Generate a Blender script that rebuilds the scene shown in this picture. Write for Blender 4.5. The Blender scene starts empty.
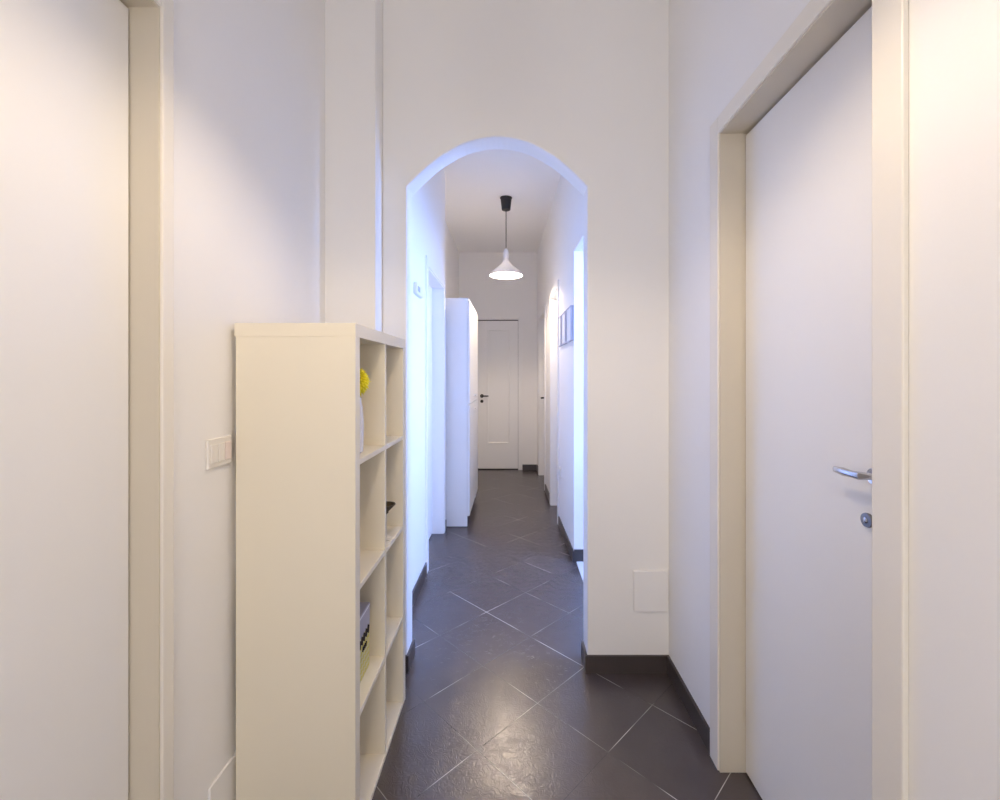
import bpy, bmesh, math, random
from mathutils import Vector, Matrix
random.seed(4)
C = bpy.context.scene.collection
S = bpy.context.scene
R = math.radians

# ---------------------------------------------------------------- camera
cam_d = bpy.data.cameras.new('camera'); cam = bpy.data.objects.new('camera', cam_d); C.objects.link(cam)
cam.location = (0, 0, 1.322); cam.rotation_euler = (R(90), 0, 0)
cam_d.sensor_width = 36; cam_d.lens = 16.09
cam_d.shift_x = -0.012; cam_d.shift_y = -0.024; cam_d.clip_start = 0.02
S.camera = cam
# ---------------------------------------------------------------- world, exposure
w = bpy.data.worlds.new('sky'); S.world = w; w.use_nodes = True
wn = w.node_tree.nodes['Background']; wn.inputs[0].default_value = (0.45, 0.62, 1.0, 1); wn.inputs[1].default_value = 1.0
S.view_settings.view_transform = 'Standard'; S.view_settings.look = 'None'
S.view_settings.gamma = 1; S.view_settings.use_curve_mapping = False
S.view_settings.exposure = 1.0
S.cycles.max_bounces = 16; S.cycles.diffuse_bounces = 10
S.cycles.sample_clamp_indirect = 6.0
try:
    S.cycles.use_denoising = True
except Exception: pass

BULB_HALL, BULB_CORRIDOR = 350.0, 740.0   # strength of the pendant bulbs
def area(name, loc, rot, sx, sy, power, col):
    l = bpy.data.lights.new(name, 'AREA'); l.shape = 'RECTANGLE'; l.size = sx; l.size_y = sy
    l.energy = power; l.color = col
    o = bpy.data.objects.new(name, l); C.objects.link(o); o.location = loc; o.rotation_euler = rot
    return o
# daylight behind the side room's window (outside its pane)
area('daylight_side_window', (2.02, 2.34, 1.90), (0, R(63), 0), 1.2, 0.62, 78, (0.26, 0.43, 1.0))
# added warm fill light behind the camera, shining through an added window
area('added_back_fill', (-0.02, -2.12, 1.25), (R(90), 0, 0), 0.9, 1.7, 15, (1.0, 0.88, 0.74))

# ---------------------------------------------------------------- materials
def mat(name, col, rough=0.5, metal=0.0, bump=0.0, bscale=60.0, var=0.0, vscale=3.0, emit=None, spec=0.5, coat=0.0):
    m = bpy.data.materials.new(name); m.use_nodes = True
    nt = m.node_tree; b = nt.nodes['Principled BSDF']
    b.inputs['Base Color'].default_value = (*col, 1); b.inputs['Roughness'].default_value = rough
    b.inputs['Metallic'].default_value = metal; b.inputs['Specular IOR Level'].default_value = spec
    b.inputs['Coat Weight'].default_value = coat
    tc = nt.nodes.new('ShaderNodeTexCoord')
    if var:
        n = nt.nodes.new('ShaderNodeTexNoise'); n.inputs['Scale'].default_value = vscale; n.inputs['Detail'].default_value = 4
        nt.links.new(tc.outputs['Object'], n.inputs['Vector'])
        r = nt.nodes.new('ShaderNodeMapRange'); r.inputs[3].default_value = 1 - var; r.inputs[4].default_value = 1 + var
        nt.links.new(n.outputs['Fac'], r.inputs[0])
        h = nt.nodes.new('ShaderNodeHueSaturation'); h.inputs['Color'].default_value = (*col, 1)
        nt.links.new(r.outputs[0], h.inputs['Value']); nt.links.new(h.outputs[0], b.inputs['Base Color'])
    if bump:
        n = nt.nodes.new('ShaderNodeTexNoise'); n.inputs['Scale'].default_value = bscale; n.inputs['Detail'].default_value = 5
        nt.links.new(tc.outputs['Object'], n.inputs['Vector'])
        bp = nt.nodes.new('ShaderNodeBump'); bp.inputs['Strength'].default_value = bump; bp.inputs['Distance'].default_value = 0.002
        nt.links.new(n.outputs['Fac'], bp.inputs['Height']); nt.links.new(bp.outputs[0], b.inputs['Normal'])
    if emit:
        b.inputs['Emission Color'].default_value = (*emit[0], 1); b.inputs['Emission Strength'].default_value = emit[1]
    return m

def floor_mat():
    m = bpy.data.materials.new('dark_porcelain_tiles'); m.use_nodes = True
    nt = m.node_tree; N = nt.nodes; L = nt.links; b = N['Principled BSDF']
    tc = N.new('ShaderNodeTexCoord'); sp = N.new('ShaderNodeSeparateXYZ'); L.new(tc.outputs['Object'], sp.inputs[0])
    def mth(op, a, bb=None, clamp=False):
        n = N.new('ShaderNodeMath'); n.operation = op; n.use_clamp = clamp
        for i, v in enumerate((a, bb)):
            if v is None: continue
            if isinstance(v, (int, float)): n.inputs[i].default_value = v
            else: L.new(v, n.inputs[i])
        return n.outputs[0]
    u = mth('ADD', sp.outputs['X'], sp.outputs['Y']); v = mth('SUBTRACT', sp.outputs['Y'], sp.outputs['X'])
    def cell(c, off, pitch):
        q = mth('DIVIDE', mth('SUBTRACT', c, off), pitch)
        fl = mth('FLOOR', q); fr = mth('SUBTRACT', q, fl)
        d = mth('MULTIPLY', mth('MINIMUM', fr, mth('SUBTRACT', 1.0, fr)), pitch)
        return fl, d
    fu, du = cell(u, 2.360, 0.452); fv, dv = cell(v, 2.174, 0.471)
    d = mth('MINIMUM', du, dv)
    line = mth('SUBTRACT', 1.0, mth('DIVIDE', mth('SUBTRACT', d, 0.0012), 0.0012, False), True)
    # pale grout painted darker in patches, imitating joints the light does not catch
    n2 = N.new('ShaderNodeTexNoise'); n2.inputs['Scale'].default_value = 2.6; n2.inputs['Detail'].default_value = 2
    L.new(tc.outputs['Object'], n2.inputs['Vector'])
    gr = N.new('ShaderNodeValToRGB'); L.new(n2.outputs['Fac'], gr.inputs[0])
    gr.color_ramp.elements[0].position = 0.47; gr.color_ramp.elements[0].color = (0.045, 0.040, 0.040, 1)
    gr.color_ramp.elements[1].position = 0.58; gr.color_ramp.elements[1].color = (0.50, 0.46, 0.43, 1)
    # per-tile tone
    wn_ = N.new('ShaderNodeTexWhiteNoise'); cb = N.new('ShaderNodeCombineXYZ'); L.new(fu, cb.inputs[0]); L.new(fv, cb.inputs[1]); L.new(cb.outputs[0], wn_.inputs['Vector'])
    n1 = N.new('ShaderNodeTexNoise'); n1.inputs['Scale'].default_value = 9; n1.inputs['Detail'].default_value = 6
    L.new(tc.outputs['Object'], n1.inputs['Vector'])
    tone = mth('ADD', mth('MULTIPLY', wn_.outputs['Value'], 0.18), mth('MULTIPLY', n1.outputs['Fac'], 0.35))
    tone = mth('ADD', tone, 0.74)
    hs = N.new('ShaderNodeHueSaturation'); hs.inputs['Color'].default_value = (0.070, 0.056, 0.056, 1); L.new(tone, hs.inputs['Value'])
    mx = N.new('ShaderNodeMix'); mx.data_type = 'RGBA'; L.new(line, mx.inputs[0]); L.new(hs.outputs[0], mx.inputs[6]); L.new(gr.outputs[0], mx.inputs[7])
    L.new(mx.outputs[2], b.inputs['Base Color'])
    # crinkled slate-like surface
    nz = N.new('ShaderNodeTexNoise'); nz.inputs['Scale'].default_value = 27; nz.inputs['Detail'].default_value = 2; nz.inputs['Distortion'].default_value = 0.9
    L.new(tc.outputs['Object'], nz.inputs['Vector'])
    rid = mth('MULTIPLY', mth('SINE', mth('MULTIPLY', nz.outputs['Fac'], 42.0)), 0.09)
    hgt = mth('SUBTRACT', rid, mth('MULTIPLY', line, 0.25))
    bp = N.new('ShaderNodeBump'); bp.inputs['Strength'].default_value = 0.38; bp.inputs['Distance'].default_value = 0.0035
    L.new(hgt, bp.inputs['Height']); L.new(bp.outputs[0], b.inputs['Normal'])
    b.inputs['Specular IOR Level'].default_value = 0.75
    b.inputs['Roughness'].default_value = 0.265
    return m

M = dict(
    wall=mat('white_wall_paint', (0.87, 0.86, 0.845), 0.62, bump=0.10, bscale=90, var=0.012, vscale=2.0),
    ceil=mat('white_ceiling_paint', (0.89, 0.88, 0.87), 0.8, bump=0.08, bscale=80),
    door=mat('white_door_lacquer', (0.86, 0.855, 0.845), 0.38, bump=0.03, bscale=40),
    casing=mat('cream_white_casing', (0.82, 0.785, 0.71), 0.38),
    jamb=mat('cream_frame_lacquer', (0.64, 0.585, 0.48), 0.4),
    gap=mat('dark_gap_seal', (0.03, 0.025, 0.03), 0.8),
    tile=floor_mat(),
    skirt=mat('dark_skirting_tile', (0.060, 0.048, 0.046), 0.35, var=0.10, vscale=14),
    marble=mat('pale_marble_threshold', (0.62, 0.62, 0.60), 0.3, var=0.08, vscale=9),
    shelf=mat('white_foil_bookcase', (0.82, 0.76, 0.62), 0.42, bump=0.02, bscale=50),
    wardrobe=mat('white_cabinet_foil', (0.80, 0.80, 0.80), 0.42),
    plastic=mat('white_switch_plastic', (0.80, 0.77, 0.72), 0.35),
    pink=mat('faded_switch_plastic', (0.80, 0.70, 0.66), 0.4),
    chrome=mat('polished_chrome', (0.62, 0.62, 0.66), 0.16, metal=1.0),
    nickel=mat('brushed_nickel', (0.26, 0.25, 0.25), 0.35, metal=1.0),
    black=mat('black_metal', (0.012, 0.011, 0.011), 0.4),
    blackp=mat('black_lamp_plastic', (0.025, 0.022, 0.020), 0.5),
    shade=mat('white_lamp_shade', (0.72, 0.72, 0.74), 0.45),
    bulb=mat('lit_bulb_glass', (1, 1, 1), 0.3, emit=((1.0, 0.81, 0.61), BULB_CORRIDOR)),
    vase=mat('white_glazed_ceramic', (0.72, 0.72, 0.78), 0.2, coat=0.3),
    petal=mat('yellow_petals', (0.80, 0.72, 0.02), 0.6, var=0.2, vscale=60),
    heart=mat('darker_yellow_heart', (0.45, 0.38, 0.01), 0.7),
    stem=mat('green_stem', (0.20, 0.32, 0.06), 0.6),
    bowl=mat('dark_bronze_cup', (0.055, 0.040, 0.022), 0.45),
    foot=mat('pale_cup_stem', (0.62, 0.57, 0.47), 0.35),
    canvas=mat('white_canvas', (0.72, 0.74, 0.78), 0.8, bump=0.2, bscale=300),
    cedge=mat('blue_grey_frame', (0.50, 0.50, 0.58), 0.6),
    lilac=mat('lilac_grey_card', (0.42, 0.41, 0.48), 0.6),
    mauve=mat('dark_mauve_paper', (0.14, 0.10, 0.12), 0.7),
    ink=mat('dark_ink', (0.03, 0.025, 0.03), 0.7),
)
# yellow net pattern on the box
def net_mat():
    m = bpy.data.materials.new('yellow_net_print'); m.use_nodes = True; nt = m.node_tree; N = nt.nodes; L = nt.links
    b = N['Principled BSDF']; b.inputs['Roughness'].default_value = 0.55
    tc = N.new('ShaderNodeTexCoord'); mp = N.new('ShaderNodeMapping'); mp.inputs['Rotation'].default_value = (R(45), 0, 0); mp.inputs['Scale'].default_value = (1, 75, 75)
    L.new(tc.outputs['Object'], mp.inputs[0])
    ck = N.new('ShaderNodeTexChecker'); ck.inputs['Scale'].default_value = 1.0
    ck.inputs['Color1'].default_value = (0.62, 0.55, 0.10, 1); ck.inputs['Color2'].default_value = (0.66, 0.62, 0.38, 1)
    L.new(mp.outputs[0], ck.inputs[0]); L.new(ck.outputs[0], b.inputs['Base Color'])
    return m
M['net'] = net_mat()
def translucent(m, f):
    nt = m.node_tree; b = nt.nodes['Principled BSDF']; out = nt.nodes['Material Output']
    t = nt.nodes.new('ShaderNodeBsdfTranslucent'); t.inputs[0].default_value = (0.85, 0.83, 0.80, 1)
    mx = nt.nodes.new('ShaderNodeMixShader'); mx.inputs[0].default_value = f
    nt.links.new(b.outputs[0], mx.inputs[1]); nt.links.new(t.outputs[0], mx.inputs[2]); nt.links.new(mx.outputs[0], out.inputs[0])
translucent(M['shade'], 0.08)
M['bulb_hall'] = mat('lit_bulb_glass_hall', (1, 1, 1), 0.3, emit=((1.0, 0.81, 0.61), BULB_HALL))
def glass_mat():
    m = bpy.data.materials.new('window_glass'); m.use_nodes = True; nt = m.node_tree; N = nt.nodes; L = nt.links
    out = N['Material Output']; N.remove(N['Principled BSDF'])
    t = N.new('ShaderNodeBsdfTransparent'); g = N.new('ShaderNodeBsdfGlossy'); g.inputs['Roughness'].default_value = 0.03
    mx = N.new('ShaderNodeMixShader'); mx.inputs[0].default_value = 0.06
    L.new(t.outputs[0], mx.inputs[1]); L.new(g.outputs[0], mx.inputs[2]); L.new(mx.outputs[0], out.inputs[0]); return m
M['glass'] = glass_mat()

# ---------------------------------------------------------------- helpers
def box(bm, x0, x1, y0, y1, z0, z1):
    x0, x1 = sorted((x0, x1)); y0, y1 = sorted((y0, y1)); z0, z1 = sorted((z0, z1))
    v = [bm.verts.new(p) for p in ((x0,y0,z0),(x1,y0,z0),(x1,y1,z0),(x0,y1,z0),(x0,y0,z1),(x1,y0,z1),(x1,y1,z1),(x0,y1,z1))]
    for f in ((0,3,2,1),(4,5,6,7),(0,1,5,4),(1,2,6,5),(2,3,7,6),(3,0,4,7)): bm.faces.new([v[i] for i in f])
    return bm
def B(*a): return box(bmesh.new(), *a)
def prism(bm, pts, lo, hi, axis='z'):
    """polygon pts extruded from lo to hi: axis z -> (x,y) points; axis y -> (x,z) points."""
    def p3(p, h): return (p[0], p[1], h) if axis == 'z' else (p[0], h, p[1])
    a = [bm.verts.new(p3(p, lo)) for p in pts]; b = [bm.verts.new(p3(p, hi)) for p in pts]
    n = len(pts)
    bm.faces.new(a); bm.faces.new(b[::-1])
    for i in range(n): bm.faces.new((a[i], b[i], b[(i+1) % n], a[(i+1) % n]))
    bmesh.ops.recalc_face_normals(bm, faces=bm.faces)
    return bm
def lathe(bm, prof, c=(0,0,0), seg=40, axis='z'):
    rings = []
    for r, h in prof:
        ring = []
        for i in range(seg):
            a = 2*math.pi*i/seg
            if axis == 'z': p = (c[0]+r*math.cos(a), c[1]+r*math.sin(a), c[2]+h)
            else: p = (c[0]+h, c[1]+r*math.cos(a), c[2]+r*math.sin(a))
            ring.append(bm.verts.new(p))
        rings.append(ring)
    for k in range(len(rings)-1):
        for i in range(seg):
            j = (i+1) % seg
            bm.faces.new((rings[k][i], rings[k][j], rings[k+1][j], rings[k+1][i]))
    bm.faces.new(rings[0][::-1]); bm.faces.new(rings[-1])
    bmesh.ops.recalc_face_normals(bm, faces=bm.faces)
    return bm
def tube(bm, pts, radii, seg=16, flat=(1, 1)):
    """swept tube; flat scales the (side, up) half-axes."""
    pts = [Vector(p) for p in pts]; rings = []
    for k, p in enumerate(pts):
        t = (pts[min(k+1, len(pts)-1)] - pts[max(k-1, 0)]).normalized()
        up = Vector((0, 0, 1)) if abs(t.z) < 0.9 else Vector((0, 1, 0))
        s = t.cross(up).normalized(); u = s.cross(t).normalized()
        r = radii[k] if isinstance(radii, (list, tuple)) else radii
        if isinstance(r, (int, float)): r = (r*flat[0], r*flat[1])
        rings.append([bm.verts.new(p + s*r[0]*math.cos(2*math.pi*i/seg) + u*r[1]*math.sin(2*math.pi*i/seg)) for i in range(seg)])
    for k in range(len(rings)-1):
        for i in range(seg):
            j = (i+1) % seg; bm.faces.new((rings[k][i], rings[k][j], rings[k+1][j], rings[k+1][i]))
    bm.faces.new(rings[0][::-1]); bm.faces.new(rings[-1])
    bmesh.ops.recalc_face_normals(bm, faces=bm.faces)
    return bm
def wloc(o):
    v = Vector((0, 0, 0))
    while o: v = v + o.location; o = o.parent
    return v
def obj(name, bm, m, parent=None, bevel=0.0, smooth=False, loc=None):
    """bm is in world coordinates; the object's origin goes to its parent's (or loc)."""
    org = wloc(parent) if parent else Vector(loc or (0, 0, 0))
    bmesh.ops.translate(bm, verts=bm.verts, vec=-org)
    me = bpy.data.meshes.new(name); bm.to_mesh(me); bm.free()
    o = bpy.data.objects.new(name, me); C.objects.link(o); me.materials.append(m)
    if parent: o.parent = parent
    else: o.location = org
    if smooth:
        for p in me.polygons: p.use_smooth = True
        md = o.modifiers.new('edges', 'EDGE_SPLIT'); md.split_angle = R(35)
    if bevel:
        md = o.modifiers.new('bevel', 'BEVEL'); md.width = bevel; md.segments = 2; md.limit_method = 'ANGLE'; md.angle_limit = R(40)
    return o
def tag(o, label, cat, group=None, kind=None):
    o['label'] = label; o['category'] = cat
    if group: o['group'] = group
    if kind: o['kind'] = kind
    return o
def thing(name, label, cat, loc, group=None, kind=None):
    o = bpy.data.objects.new(name, None); C.objects.link(o); o.location = loc; o.empty_display_size = 0.1
    return tag(o, label, cat, group, kind)
def struct(name, bm, m, label, cat):
    return tag(obj(name, bm, m), label, cat, kind='structure')

H = 3.06
XL, XR = -0.79, 0.70           # front hall walls
YA, YB = 1.996, 2.11           # arch wall
XC = -0.578                    # corridor, left
def xr(y): return 0.441 - 0.027*(y - 3.18)   # corridor, right wall, closing in slightly

# ================================================================= SETTING
fl = B(-1.3, 3.0, -2.3, 6.6, -0.12, 0)
struct('floor', fl, M['tile'], 'dark grey-brown porcelain floor tiles laid on the diagonal with thin pale joints', 'floor')
struct('ceiling', B(-1.3, 3.0, -2.3, 6.6, H, H+0.12), M['ceil'], 'plain white ceiling over the hall and corridor', 'ceiling')

# left wall of the front hall, with the doorway
DL0, DL1, DLH = 0.20, 0.992, 2.14
b = bmesh.new()
box(b, XL-0.16, XL, -2.0, DL0-0.02, 0, H); box(b, XL-0.16, XL, DL1+0.02, 1.89, 0, H); box(b, XL-0.16, XL, DL0-0.02, DL1+0.02, DLH+0.02, H)
struct('wall_left', b, M['wall'], 'white hall wall on the left, behind the bookcase and around the left door', 'wall')
struct('wall_left_pier', B(XL-0.16, XC, 1.89, YB, 0, H), M['wall'], 'white pier in the left corner between bookcase and arch', 'wall')
# arch wall
def arch():
    pr = [(0, 0.2232), (28, 0.2022), (50, 0.1535), (63, 0.1130), (74, 0.0700), (82, 0.0350), (89.5, 0.0)]
    zs = 2.168; cx = (497-512)/224.0; hw = 0.403
    k = hw/89.5
    pts = [(cx - dx*k, zs + h) for dx, h in reversed(pr)] + [(cx + dx*k, zs + h) for dx, h in pr[1:]]
    # smooth the outline (Catmull-Rom)
    P = [pts[0]] + pts + [pts[-1]]; out = []
    for i in range(1, len(P)-2):
        for t in (0, .2, .4, .6, .8):
            q = []
            for c in (0, 1):
                p0, p1, p2, p3 = P[i-1][c], P[i][c], P[i+1][c], P[i+2][c]
                q.append(0.5*((2*p1)+(-p0+p2)*t+(2*p0-5*p1+4*p2-p3)*t*t+(-p0+3*p1-3*p2+p3)*t**3))
            out.append(tuple(q))
    out.append(pts[-1]); return out, cx-hw, cx+hw
ap, AX0, AX1 = arch()
b = bmesh.new()
prism(b, [(XC, 0), (AX0, 0)] + ap + [(AX1, 0), (XR+0.16, 0), (XR+0.16, H), (XC, H)], YA, YB, 'y')
wa = struct('wall_arch', b, M['wall'], 'white cross wall pierced by the arched opening to the corridor', 'wall')
md = wa.modifiers.new('soft_arris', 'BEVEL'); md.width = 0.006; md.segments = 2; md.limit_method = 'ANGLE'; md.angle_limit = R(60)
# right wall of the front hall, with the doorway
DR0, DR1, DRH = 0.862, 1.490, 2.130
b = bmesh.new()
box(b, XR, XR+0.16, -2.0, DR0-0.02, 0, H); box(b, XR, XR+0.16, DR1+0.02, YA, 0, H); box(b, XR, XR+0.16, DR0-0.02, DR1+0.02, DRH+0.02, H)
struct('wall_right', b, M['wall'], 'white hall wall on the right, around the nearest door', 'wall')
# wall behind the camera, with a window opening added for the fill light
b = bmesh.new(); by0, by1 = -2.0, -1.86
box(b, XL-0.16, -0.47, by0, by1, 0, H); box(b, 0.43, XR+0.16, by0, by1, 0, H); box(b, -0.47, 0.43, by0, by1, 0, 0.4); box(b, -0.47, 0.43, by0, by1, 2.1, H)
struct('wall_back', b, M['wall'], 'white end wall of the hall opposite the arch', 'wall')
def window_x(name, x0, x1, y, z0, z1, label):
    wv = thing(name, label, 'window', ((x0+x1)/2, y, z0), kind='structure')
    f = bmesh.new()
    for a in ((x0, x0+.05, z0, z1), (x1-.05, x1, z0, z1), (x0+.05, x1-.05, z0, z0+.05), (x0+.05, x1-.05, z1-.05, z1)): box(f, a[0], a[1], y-.03, y+.03, a[2], a[3])
    obj('window_frame', f, M['door'], wv); obj('pane', B(x0+.05, x1-.05, y-.003, y+.003, z0+.05, z1-.05), M['glass'], wv)
window_x('fill_window', -0.47, 0.43, -1.93, 0.4, 2.1, 'added white framed window for fill light in the unseen end wall of the hall opposite the arch')  # unseen window, added only to let the fill light in
# corridor left wall
CD0, CD1, CDH = 3.030, 3.764, 2.08
YJ = 3.865
b = bmesh.new()
box(b, XC-0.20, XC, YB, CD0, 0, H); box(b, XC-0.20, XC, CD1, YJ, 0, H); box(b, XC-0.20, XC, CD0, CD1, CDH, H)
struct('wall_corridor_left', b, M['wall'], 'white left corridor wall just past the arch, around the recessed door', 'wall')
struct('wall_corridor_left_rear', B(-0.90, -0.747, YJ, 6.29, 0, H), M['wall'], 'set-back white left corridor wall behind the tall cabinet', 'wall')
# far wall
FD0, FD1, FDH = -0.500, 0.088, 2.115
b = bmesh.new()
box(b, -0.90, FD0-0.02, 6.29, 6.45, 0, H); box(b, FD1+0.02, 0.60, 6.29, 6.45, 0, H); box(b, FD0-0.02, FD1+0.02, 6.29, 6.45, FDH+0.02, H)
struct('wall_far', b, M['wall'], 'white end wall of the corridor around the far panelled door', 'wall')
# corridor right wall: openings (side room) 2.11-3.18, doors 4.02-4.58 and 5.20-5.97
OPH = 2.21
def seg(b, y0, y1, z0, z1, t=0.13):
    prism(b, [(xr(y0), y0), (xr(y1), y1), (xr(y1)+t, y1), (xr(y0)+t, y0)], z0, z1)
b = bmesh.new()
seg(b, 3.18, 4.02, 0, H); seg(b, 4.58, 5.20, 0, H); seg(b, 5.97, 6.29, 0, H)
seg(b, 4.02, 4.58, 2.13, H); seg(b, 5.20, 5.97, 2.10, H); seg(b, YB, 3.18, OPH, H)
struct('wall_corridor_right', b, M['wall'], 'white right corridor wall with two recessed doors and three small pictures', 'wall')
# side room seen only through its light
b = bmesh.new()
box(b, 0.56, 1.75, 4.2, 4.3, 0, H)
struct('wall_side_room_far', b, M['wall'], 'white wall of the bright side room beyond the right opening', 'wall')
b = bmesh.new()
struct('wall_side_room_near', box(b, 0.86, 1.75, 1.9, 2.0, 0, H), M['wall'], 'white near wall of the bright side room right of the arch', 'wall')
b = bmesh.new()
box(b, 1.75, 1.87, 1.9, 2.03, 0, H); box(b, 1.75, 1.87, 2.65, 4.3, 0, H); box(b, 1.75, 1.87, 2.03, 2.65, 0, 1.2); box(b, 1.75, 1.87, 2.03, 2.65, 2.5, H)
struct('wall_side_room_window', b, M['wall'], 'white outer wall of the side room holding its window', 'wall')
wv = thing('window_2', 'white framed window letting blue daylight into the side room', 'window', (1.81, 2.34, 1.2), kind='structure')
f = bmesh.new()
for a in ((2.03, 2.08, 1.2, 2.5), (2.60, 2.65, 1.2, 2.5), (2.08, 2.60, 1.2, 1.25), (2.08, 2.60, 2.45, 2.5)): box(f, 1.78, 1.84, a[0], a[1], a[2], a[3])
obj('window_frame', f, M['door'], wv)
obj('pane', B(1.807, 1.813, 2.08, 2.60, 1.25, 2.45), M['glass'], wv)
struct('trim_1', B(xr(2.6)+0.0, 0.60, YB, 3.18, 0, 0.006), M['marble'], 'pale stone threshold strip of the opening right behind the arch', 'threshold')

# skirtings
SH = 0.077; T = 0.010
def skirt(name, bm, label): struct(name, bm, M['skirt'], label, 'skirting').name = name
b = bmesh.new(); box(b, AX1, XR-T, YA-T, YA, 0, SH); box(b, AX1-T, AX1, YA-T, YB, 0, SH)
skirt('baseboard_arch_right', b, 'dark brown skirting on the wall right of the arch')
b = bmesh.new(); box(b, XC, AX0, YA-T, YA, 0, SH); box(b, AX0, AX0+T, YA-T, YB, 0, SH); box(b, AX0-0.02, AX0+T, YB, YB+T, 0, SH)
skirt('baseboard_arch_left', b, 'dark brown skirting at the left foot of the arch')
skirt('baseboard_right', B(XR-T, XR, 1.560, YA, 0, SH), 'dark brown skirting along the right wall up to the near door')
skirt('baseboard_corridor_left', B(XC, XC+T, YB+T, 2.985, 0, SH), 'dark skirting lit blue on the left corridor wall past the arch')
b = bmesh.new(); box(b, XC, XC+T, 3.805, YJ+T, 0, SH); box(b, -0.745, XC, YJ, YJ+T, 0, SH)
skirt('baseboard_corridor_left_corner', b, 'short dark skirting between left recessed door and tall cabinet')
def sseg(b, y0, y1): prism(b, [(xr(y0)-T, y0), (xr(y1)-T, y1), (xr(y1), y1), (xr(y0), y0)], 0, SH)
b = bmesh.new(); sseg(b, 3.18-T, 3.965); box(b, xr(3.18), xr(3.18)+0.085, 3.18-T, 3.18, 0, SH+0.012)
skirt('baseboard_corridor_right', b, 'dark skirting wrapping the end of the right corridor wall under the pictures')
b = bmesh.new(); sseg(b, 4.64, 5.15)
skirt('baseboard_corridor_right_middle', b, 'dark skirting between the two right corridor doors')
b = bmesh.new(); box(b, 0.147, xr(6.28)-T, 6.28, 6.29, 0, SH); sseg(b, 6.03, 6.28)
skirt('baseboard_far', b, 'dark skirting right of the far panelled door')
skirt('baseboard_left', B(XL, XL+T, 1.86, 1.89, 0, SH), 'dark skirting in the corner behind the bookcase')

# ================================================================= DOORS
def lever(parent, piv, d_out, d_along, out=0.05, length=0.11, r=0.009, m=None, keydz=-0.085, rose=0.024, chunky=False):
    """piv on the leaf face; d_out away from the leaf; d_along where the grip points"""
    piv = Vector(piv); o = Vector(d_out); a = Vector(d_along)
    h = bmesh.new()
    pts = [piv, piv+o*out*0.6, piv+o*out*0.92+a*0.006, piv+o*out+a*0.022, piv+o*out+a*length*0.6, piv+o*out*0.96+a*length]
    rr = [r, r, r*1.05, (r*0.8, r*1.15), (r*0.7, r*1.15), (r*0.5, r*0.9)]
    if chunky: rr = [r, r, (r, r*1.1), (r*0.8, r*1.0), (r*0.8, r*1.2), (r*0.45, r*0.8)]
    tube(h, pts, rr, 16)
    hn = obj('door_handle', h, m, parent, smooth=True)
    q = bmesh.new(); tube(q, [piv, piv+o*0.008], rose, 28)
    obj('handle_rose', q, m, hn, smooth=True)
    return hn

# door_1: near right
t = thing('door_1', 'nearest right door, plain white flush leaf with a chrome lever handle', 'door', (XR+0.075, (DR0+DR1)/2, 0), kind='structure')
LX = 0.777
obj('leaf', B(LX, LX+0.04, DR0+0.004, DR1-0.004, 0.008, DRH-0.009), M['door'], t)
obj('seal', B(LX+0.012, LX+0.03, DR0-0.002, DR1+0.001, 0.0, DRH+0.001), M['gap'], t)
f = bmesh.new()
box(f, 0.694, LX+0.05, DR1, DR1+0.02, 0, DRH+0.02); box(f, 0.694, LX+0.05, DR0-0.02, DR0, 0, DRH+0.02); box(f, 0.694, LX+0.05, DR0, DR1, DRH, DRH+0.02)
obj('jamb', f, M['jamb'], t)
f = bmesh.new()
box(f, 0.688, 0.700, DR1+0.006, 1.557, 0, 2.190); box(f, 0.688, 0.700, 0.787, DR0-0.006, 0, 2.190); box(f, 0.688, 0.700, DR0-0.006, DR1+0.006, DRH+0.006, 2.190)
obj('casing', f, M['casing'], t, bevel=0.003)
hn = lever(t, (LX, 0.953, 1.108), (-1, 0, 0), (0, 1, 0), out=0.036, length=0.077, r=0.0080, m=M['chrome'], rose=0.017, chunky=True)
q = bmesh.new(); lathe(q, [(0.0150, 0.0), (0.0160, -0.004), (0.0150, -0.007), (0.007, -0.0075), (0.007, -0.004)], (LX, 0.973, 1.008), 32, 'x')
kp = obj('keyhole_plate', q, M['nickel'], t, smooth=True)
q = bmesh.new(); lathe(q, [(0.0062, -0.004), (0.0062, -0.0085), (0.0045, -0.0095)], (LX, 0.973, 1.008), 24, 'x'); kc = obj('lock_cylinder', q, M['chrome'], kp, smooth=True)

# door_2: near left
t = thing('door_2', 'plain white flush door at the left edge, recessed in a cream frame', 'door', (XL-0.06, (DL0+DL1)/2, 0), kind='structure')
LXL = -0.848
obj('leaf', B(LXL-0.04, LXL, DL0+0.004, DL1-0.004, 0.008, DLH-0.006), M['door'], t)
obj('seal', B(LXL-0.03, LXL-0.012, DL0, DL1+0.001, 0, DLH+0.001), M['gap'], t)
f = bmesh.new()
box(f, LXL-0.05, -0.784, DL1, DL1+0.02, 0, DLH+0.02); box(f, LXL-0.05, -0.784, DL0-0.02, DL0, 0, DLH+0.02); box(f, LXL-0.05, -0.784, DL0, DL1, DLH, DLH+0.02)
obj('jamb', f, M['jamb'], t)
f = bmesh.new()
box(f, -0.790, -0.778, DL1+0.004, 1.030, 0, 2.185); box(f, -0.790, -0.778, DL0-0.05, DL0-0.004, 0, 2.185); box(f, -0.790, -0.778, DL0-0.004, DL1+0.004, DLH+0.004, 2.185)
obj('casing', f, M['casing'], t, bevel=0.003)
lever(t, (LXL, 0.29, 1.10), (1, 0, 0), (0, 1, 0), out=0.036, length=0.09, r=0.0095, m=M['chrome'], rose=0.022)

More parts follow.
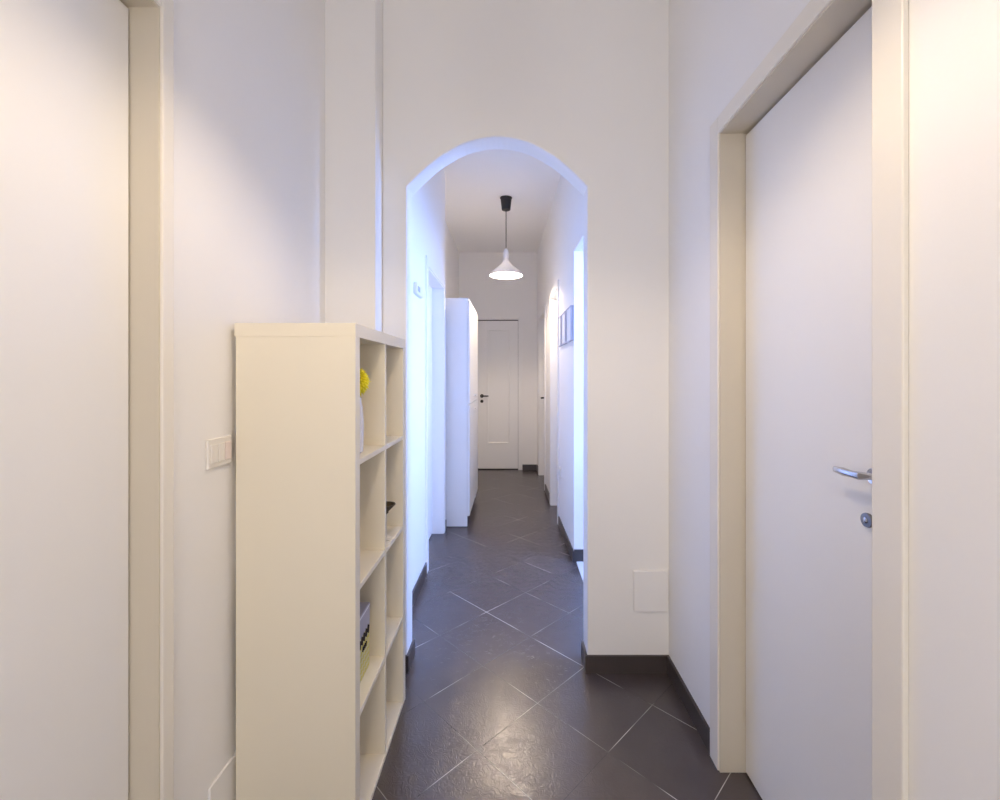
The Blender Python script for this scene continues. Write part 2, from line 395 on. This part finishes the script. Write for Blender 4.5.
# door_3: corridor left, recessed
t = thing('door_3', 'white recessed door on the left just before the tall cabinet', 'door', (XC-0.09, (CD0+CD1)/2, 0), kind='structure')
obj('leaf', B(XC-0.13, XC-0.09, CD0+0.02, CD1-0.02, 0.008, CDH-0.022), M['door'], t)
f = bmesh.new()
box(f, XC-0.14, XC+0.004, CD1-0.02, CD1, 0, CDH); box(f, XC-0.14, XC+0.004, CD0, CD0+0.02, 0, CDH); box(f, XC-0.14, XC+0.004, CD0+0.02, CD1-0.02, CDH-0.02, CDH)
obj('jamb', f, M['door'], t)
f = bmesh.new()
box(f, XC, XC+0.012, CD0-0.045, CD0+0.012, 0, CDH+0.05); box(f, XC, XC+0.012, CD1-0.012, CD1+0.038, 0, CDH+0.05); box(f, XC, XC+0.012, CD0+0.012, CD1-0.012, CDH-0.012, CDH+0.05)
obj('casing', f, M['door'], t, bevel=0.003)
lever(t, (XC-0.09, CD0+0.09, 1.03), (1, 0, 0), (0, 1, 0), out=0.045, length=0.11, m=M['black'], rose=0.024)

# door_4: the far panelled door
t = thing('door_4', 'far white door with one long raised panel and a black lever handle', 'door', ((FD0+FD1)/2, 6.31, 0), kind='structure')
LY = 6.312
f = bmesh.new(); px0, px1, pz0, pz1 = -0.345, -0.045, 0.375, 1.975
box(f, FD0+0.003, px0, LY, LY+0.04, 0.014, FDH-0.014); box(f, px1, FD1-0.003, LY, LY+0.04, 0.014, FDH-0.014)
box(f, px0, px1, LY, LY+0.04, 0.014, pz0); box(f, px0, px1, LY, LY+0.04, pz1, FDH-0.014); box(f, px0, px1, LY+0.014, LY+0.03, pz0, pz1)
obj('leaf', f, M['door'], t)
f = bmesh.new(); mw = 0.022
box(f, px0-mw/2, px0+mw/2, LY-0.010, LY+0.014, pz0-mw/2, pz1+mw/2); box(f, px1-mw/2, px1+mw/2, LY-0.010, LY+0.014, pz0-mw/2, pz1+mw/2)
box(f, px0+mw/2, px1-mw/2, LY-0.010, LY+0.014, pz0-mw/2, pz0+mw/2); box(f, px0+mw/2, px1-mw/2, LY-0.010, LY+0.014, pz1-mw/2, pz1+mw/2)
obj('panel_moulding', f, M['door'], t, bevel=0.005)
obj('seal', B(FD0, FD1, LY+0.031, LY+0.038, 0.0, FDH), M['gap'], t)
f = bmesh.new()
box(f, FD0-0.02, FD0, 6.284, 6.36, 0, FDH+0.02); box(f, FD1, FD1+0.02, 6.284, 6.36, 0, FDH+0.02); box(f, FD0, FD1, 6.284, 6.36, FDH, FDH+0.02)
obj('jamb', f, M['door'], t)
f = bmesh.new()
box(f, FD1+0.006, FD1+0.055, 6.275, 6.29, 0, FDH+0.045); box(f, FD0-0.055, FD0-0.006, 6.275, 6.29, 0, FDH+0.045); box(f, FD0-0.006, FD1+0.006, 6.275, 6.29, FDH+0.006, FDH+0.045)
obj('casing', f, M['door'], t, bevel=0.003)
lever(t, (-0.425, LY, 1.040), (0, -1, 0), (1, 0, 0), out=0.045, length=0.095, r=0.009, m=M['black'], rose=0.026)
q = bmesh.new(); tube(q, [(-0.425, LY, 0.965), (-0.425, LY-0.008, 0.965)], 0.022, 28); obj('keyhole_plate', q, M['black'], t, smooth=True)

# door_5, door_6: recessed doors on the corridor's right
def right_door(name, y0, y1, h, label, hy, rec=0.075):
    t = thing(name, label, 'door', (xr(y0)+rec, (y0+y1)/2, 0), kind='structure')
    f = bmesh.new()
    prism(f, [(xr(y0)+rec, y0+.02), (xr(y1)+rec, y1-.02), (xr(y1)+rec+.04, y1-.02), (xr(y0)+rec+.04, y0+.02)], 0.01, h-0.022)
    obj('leaf', f, M['door'], t)
    f = bmesh.new()
    for (a, c, z0, z1) in ((y0, y0+.02, 0, h), (y1-.02, y1, 0, h), (y0+.02, y1-.02, h-.02, h)):
        prism(f, [(xr(a)-.004, a), (xr(c)-.004, c), (xr(c)+rec+.05, c), (xr(a)+rec+.05, a)], z0, z1)
    obj('jamb', f, M['door'], t)
    f = bmesh.new()
    for (a, c, z0, z1) in ((y0-.05, y0+.012, 0, h+.05), (y1-.012, y1+.05, 0, h+.05), (y0+.012, y1-.012, h-.012, h+.05)):
        prism(f, [(xr(a)-.012, a), (xr(c)-.012, c), (xr(c), c), (xr(a), a)], z0, z1)
    obj('casing', f, M['door'], t)
    lever(t, (xr(hy)+rec, hy, 1.035), (-1, 0, 0), (0, -1, 0), out=0.06, length=0.11, r=0.011, m=M['black'], rose=0.028)
    q = bmesh.new(); tube(q, [(xr(hy)+rec, hy, 0.955), (xr(hy)+rec-.008, hy, 0.955)], 0.022, 28); obj('keyhole_plate', q, M['black'], t, smooth=True)
right_door('door_5', 4.02, 4.58, 2.13, 'nearer of the two white recessed doors on the right of the corridor', 4.165)
right_door('door_6', 5.20, 5.97, 2.10, 'farther of the two right corridor doors, its black lever beside the far door', 5.88)

# ================================================================= BOOKCASE
BX0, BX1, BY0, BY1, BH = -0.771, -0.437, 1.247, 1.832, 1.470
t = thing('bookcase', 'tall open white bookcase with two columns of cubes against the left wall', 'bookcase', ((BX0+BX1)/2, (BY0+BY1)/2, 0))
TS = 0.038
obj('top_panel', B(BX0-0.004, BX1, BY0, BY1, BH-TS, BH), M['shelf'], t, bevel=0.0012)
obj('side_panel', B(BX0, BX1, BY0, BY0+TS, 0, BH-TS), M['shelf'], t, bevel=0.0012)
obj('side_panel', B(BX0, BX1, BY1-TS, BY1, 0, BH-TS), M['shelf'], t, bevel=0.0012)
obj('bottom_panel', B(BX0, BX1, BY0+TS, BY1-TS, 0, 0.014), M['shelf'], t, bevel=0.0012)
DY = 1.545; st = 0.016
obj('divider', B(BX0, BX1-0.002, DY, DY+st, 0.014, BH-TS), M['shelf'], t, bevel=0.0012)
SZ = (1.082, 0.720, 0.354)
for z in SZ:
    obj('shelf', B(BX0, BX1-0.002, BY0+TS, DY, z-st, z), M['shelf'], t, bevel=0.0012)
    obj('shelf', B(BX0, BX1-0.002, DY+st, BY1-TS, z-st, z), M['shelf'], t, bevel=0.0012)

# vase
vc = (-0.492, 1.395, SZ[0])
tag(obj('flower_vase', lathe(bmesh.new(), [(0.020, 0), (0.026, 0.004), (0.028, 0.05), (0.028, 0.10), (0.024, 0.145), (0.020, 0.165), (0.022, 0.172), (0.019, 0.172), (0.017, 0.150), (0.014, 0.02)], vc, 36), M['vase'], smooth=True, loc=vc),
    'slim white vase in the bookcase\'s top cube nearest the camera', 'vase')
fc = Vector((vc[0], vc[1], SZ[0]+0.222))
t = thing('yellow_flower', 'round bright yellow bloom standing in the slim white vase', 'flower', (vc[0], vc[1], SZ[0]+0.03))
b = bmesh.new(); tube(b, [(vc[0], vc[1], SZ[0]+0.03), (vc[0]+0.001, vc[1], SZ[0]+0.12), (vc[0], vc[1], fc.z)], 0.003, 8); obj('stem', b, M['stem'], t)
b = bmesh.new(); bmesh.ops.create_icosphere(b, subdivisions=3, radius=0.029, matrix=Matrix.Translation(fc)); obj('flower_heart', b, M['heart'], t, smooth=True)
b = bmesh.new(); ga = math.pi*(3-math.sqrt(5)); n = 170
for i in range(n):
    zz = 1 - 2*(i+0.5)/n; rr = math.sqrt(1-zz*zz); d = Vector((rr*math.cos(ga*i), rr*math.sin(ga*i), zz))
    e = d.orthogonal().normalized(); g = d.cross(e)
    L_ = 0.049 + random.uniform(-.003, .003); d2 = (d + Vector((0, 0, -0.10))).normalized()
    p0 = fc + d*0.018; wv_ = 0.0050
    ring0 = [b.verts.new(p0 + (e*math.cos(a)*0.0025 + g*math.sin(a)*0.0025)) for a in (0, 1.57, 3.14, 4.71)]
    pm = fc + d*0.038; ring1 = [b.verts.new(pm + (e*math.cos(a)*wv_ + g*math.sin(a)*wv_*0.7)) for a in (0, 1.57, 3.14, 4.71)]
    tip = b.verts.new(fc + d2*L_)
    for k in range(4):
        j = (k+1) % 4; b.faces.new((ring0[k], ring0[j], ring1[j], ring1[k])); b.faces.new((ring1[k], ring1[j], tip))
pt = obj('petals', b, M['petal'], t); pt['kind'] = 'stuff'

# dark cup in the second cube of the rear column
cc = (-0.468, 1.650, SZ[1])
t = thing('small_goblet', 'small dark cone-shaped cup on a pale foot in the bookcase\'s rear column', 'goblet', cc)
obj('foot', lathe(bmesh.new(), [(0.026, 0), (0.026, 0.004), (0.008, 0.010), (0.005, 0.045), (0.005, 0.090), (0.009, 0.100)], cc, 28), M['foot'], t, smooth=True)
obj('bowl', lathe(bmesh.new(), [(0.006, 0.092), (0.012, 0.098), (0.011, 0.102), (0.037, 0.126), (0.037, 0.129), (0.034, 0.129), (0.009, 0.106)], cc, 32), M['bowl'], t, smooth=True)

# printed box in the third cube
bx0, bx1, by0, by1 = -0.540, -0.478, 1.300, 1.498; z0 = SZ[2]
t = thing('printed_box', 'upright yellow and lilac-grey printed carton in the bookcase\'s third cube', 'box', ((bx0+bx1)/2, (by0+by1)/2, z0))
obj('yellow_body', B(bx0, bx1, by0, by1, z0, z0+0.138), M['net'], t, bevel=0.001)['label'] = 'yellow net-patterned lower half'
gb = obj('grey_lid', B(bx0-.001, bx1+.001, by0-.001, by1+.001, z0+0.138, z0+0.210), M['lilac'], t, bevel=0.001); gb['label'] = 'lilac-grey upper half'
obj('white_band', B(bx0-.0015, bx1+.0015, by0-.0015, by1+.0015, z0+0.200, z0+0.205), M['canvas'], gb)
b = bmesh.new(); X = bx1+0.0022
random.seed(2)
for i in range(13):
    y = by0+0.060+i*0.0100; zz = z0+0.120+i*0.0010 + (0.004 if i % 2 else -0.004)
    tube(b, [(X, y, zz-0.010), (X, y+0.005, zz+0.004), (X, y+0.008, zz+0.012)], 0.0018, 6)
for i in range(4):
    y = by0+0.125+i*0.0098; tube(b, [(X, y, z0+0.088), (X, y+0.006, z0+0.102)], 0.0022, 6)
obj('dark_print', b, M['ink'], t)
tag(obj('paper_stack', B(-0.575, -0.552, 1.30, 1.49, z0+0.0, z0+0.275), M['mauve'], loc=(-0.53, 1.33, z0)),
    'dark mauve folder standing behind the yellow carton', 'folder')
bpy.data.objects['paper_stack'].name = 'upright_folder'
fo = bpy.data.objects['upright_folder']; 

# ================================================================= SWITCH, PLATES
t = thing('light_switch', 'cream rectangular light switch plate between left door and bookcase', 'switch', (XL, 1.199, 1.08))
obj('plate', B(XL, XL+0.009, 1.150, 1.248, 1.080, 1.157), M['plastic'], t, bevel=0.003)
for k, (a, c, mm) in enumerate(((1.158, 1.184, 'plastic'), (1.186, 1.212, 'plastic'), (1.214, 1.240, 'pink'))):
    o = obj('rocker', B(XL+0.008, XL+0.0125, a, c, 1.094, 1.143), M[mm], t, bevel=0.002)
    if mm == 'pink': o['label'] = 'pinkish faded rocker'
b = bmesh.new(); box(b, XL, XL+0.007, 1.160, 1.300, 0.127, 0.250)
t = thing('cover_plate', 'painted cover plate low on the left wall beside the bookcase', 'cover plate', (XL, 1.22, 0.127))
obj('plate', b, M['wall'], t, bevel=0.002)
for y in (1.172, 1.288):
    q = bmesh.new(); tube(q, [(XL+0.006, y, 0.19), (XL+0.0085, y, 0.19)], 0.004, 14); obj('screw', q, M['wall'], t)
t = thing('cover_plate', 'square painted cover plate low on the wall right of the arch', 'cover plate', (0.618, YA, 0.27))
obj('plate', B(0.541, 0.694, YA-0.012, YA, 0.276, 0.455), M['wall'], t, bevel=0.003)
for x in (0.553, 0.682):
    q = bmesh.new(); tube(q, [(x, YA-0.011, 0.366), (x, YA-0.0135, 0.366)], 0.004, 14); obj('screw', q, M['wall'], t)
t = thing('wall_chime', 'small white plastic box high on the left corridor wall', 'door chime', (XC, 2.72, 1.80))
obj('case', B(XC, XC+0.022, 2.62, 2.80, 1.806, 1.875), M['plastic'], t, bevel=0.004)
obj('grille', B(XC+0.0215, XC+0.0235, 2.64, 2.70, 1.825, 1.855), M['lilac'], t)
t = thing('light_switch', 'small white socket plate low beside the nearer right corridor door', 'socket', (xr(3.9), 3.87, 0.48))
obj('plate', B(xr(3.9)-0.012, xr(3.9)+0.003, 3.83, 3.91, 0.45, 0.53), M['plastic'], t, bevel=0.002)
obj('socket_insert', B(xr(3.9)-0.014, xr(3.9)-0.011, 3.845, 3.895, 0.468, 0.512), M['canvas'], t, bevel=0.001)
t.name = 'wall_socket'

# ================================================================= PICTURES
names = ['nearest of the three small framed pictures, at the wall\'s end', 'middle one of the three small framed pictures on the right corridor wall',
         'farthest of the three small framed pictures, beside the right corridor door']
for (y0, y1), lab in zip(((3.195, 3.415), (3.475, 3.685), (3.735, 3.900)), names):
    za, zb = 1.578, 1.828; c0, c1 = xr(y0), xr(y1)
    t = thing('picture_frame', lab, 'picture', (xr((y0+y1)/2), (y0+y1)/2, za), group='small framed pictures on the right corridor wall')
    fr = bmesh.new()
    def ps(bm, a, c, lo, hi, o0, o1): prism(bm, [(xr(a)-o1, a), (xr(c)-o1, c), (xr(c)-o0, c), (xr(a)-o0, a)], lo, hi)
    ps(fr, y0, y0+.012, za, zb, 0, .022); ps(fr, y1-.006, y1, za, zb, 0, .022); ps(fr, y0+.012, y1-.006, za, za+.006, 0, .022); ps(fr, y0+.012, y1-.006, zb-.006, zb, 0, .022)
    obj('frame', fr, M['cedge'], t)
    q = bmesh.new(); ps(q, y0+.012, y1-.006, za+.006, zb-.006, 0.002, .016); obj('print', q, M['canvas'], t)

# ================================================================= TALL CABINET
KX0, KX1, KY0, KY1, KH = -0.745, -0.392, 3.914, 4.87, 2.005
t = thing('tall_cabinet', 'tall narrow white cabinet on the left of the corridor before the far door', 'cabinet', ((KX0+KX1)/2, (KY0+KY1)/2, 0))
obj('body', B(KX0, KX1, KY0+0.018, KY1-0.018, 0.09, KH-0.02), M['wardrobe'], t)
obj('side_panel', B(KX0, KX1, KY0, KY0+0.018, 0.004, KH-0.02), M['wardrobe'], t, bevel=0.001)
obj('side_panel', B(KX0, KX1, KY1-0.018, KY1, 0.004, KH-0.02), M['wardrobe'], t, bevel=0.001)
obj('top_panel', B(KX0, KX1+0.012, KY0, KY1, KH-0.02, KH), M['wardrobe'], t, bevel=0.001)
obj('plinth', B(KX0+0.02, KX1-0.03, KY0+0.018, KY1-0.018, 0, 0.09), M['lilac'], t)
ym = (KY0+KY1)/2
for (a, c) in ((KY0+0.002, ym-0.0015), (ym+0.0015, KY1-0.002)):
    for (lo, hi) in ((0.095, 1.070), (1.076, KH-0.024)):
        dr = obj('cabinet_door', B(KX1+0.002, KX1+0.020, a, c, lo, hi), M['wardrobe'], t, bevel=0.0015)
        kz = hi-0.06 if hi < 1.2 else lo+0.06; ky = (c-0.04) if a < ym-0.1 else (a+0.04)
        q = bmesh.new(); lathe(q, [(0.005, 0), (0.005, 0.010), (0.011, 0.014), (0.011, 0.020), (0.006, 0.023)], (KX1+0.020, ky, kz), 20, 'x')
        obj('knob', q, M['wardrobe'], dr, smooth=True)

# ================================================================= PENDANTS
def pendant(x, y, rim, label, bm_):
    t = thing('pendant_lamp', label, 'lamp', (x, y, H), group='white cone pendant lamps over the hall and corridor')
    obj('ceiling_cup', lathe(bmesh.new(), [(0.034, -0.122), (0.042, -0.118), (0.054, -0.012), (0.060, -0.004), (0.060, 0)], (x, y, H), 36), M['blackp'], t, smooth=True)
    b = bmesh.new(); tube(b, [(x, y, H-0.12), (x, y, rim+0.262)], 0.0035, 10); obj('cord', b, M['blackp'], t)
    o = [(0.012, .262), (0.020, .255), (0.026, .235), (0.027, .195), (0.022, .165), (0.030, .140), (0.060, .105), (0.110, .060), (0.150, .022), (0.162, .0)]
    i = [(0.158, .001), (0.146, .022), (0.106, .057), (0.056, .101), (0.026, .133), (0.012, .135)]
    obj('lamp_shade', lathe(bmesh.new(), o+i, (x, y, rim), 64), M['shade'], t, smooth=True)
    b = bmesh.new(); lathe(b, [(0.010, 0.131), (0.014, 0.122), (0.024, 0.105), (0.030, 0.086), (0.028, 0.070), (0.018, 0.058), (0.006, 0.054)], (x, y, rim), 32)
    obj('bulb', b, bm_, t, smooth=True)
    return t
pendant(-0.058, 4.36, 2.300, 'white cone pendant lamp on a black cord, lit, in the corridor', M['bulb'])
pendant(-0.03, 0.76, 2.260, 'matching lit white cone pendant lamp over the hall before the arch', M['bulb_hall'])
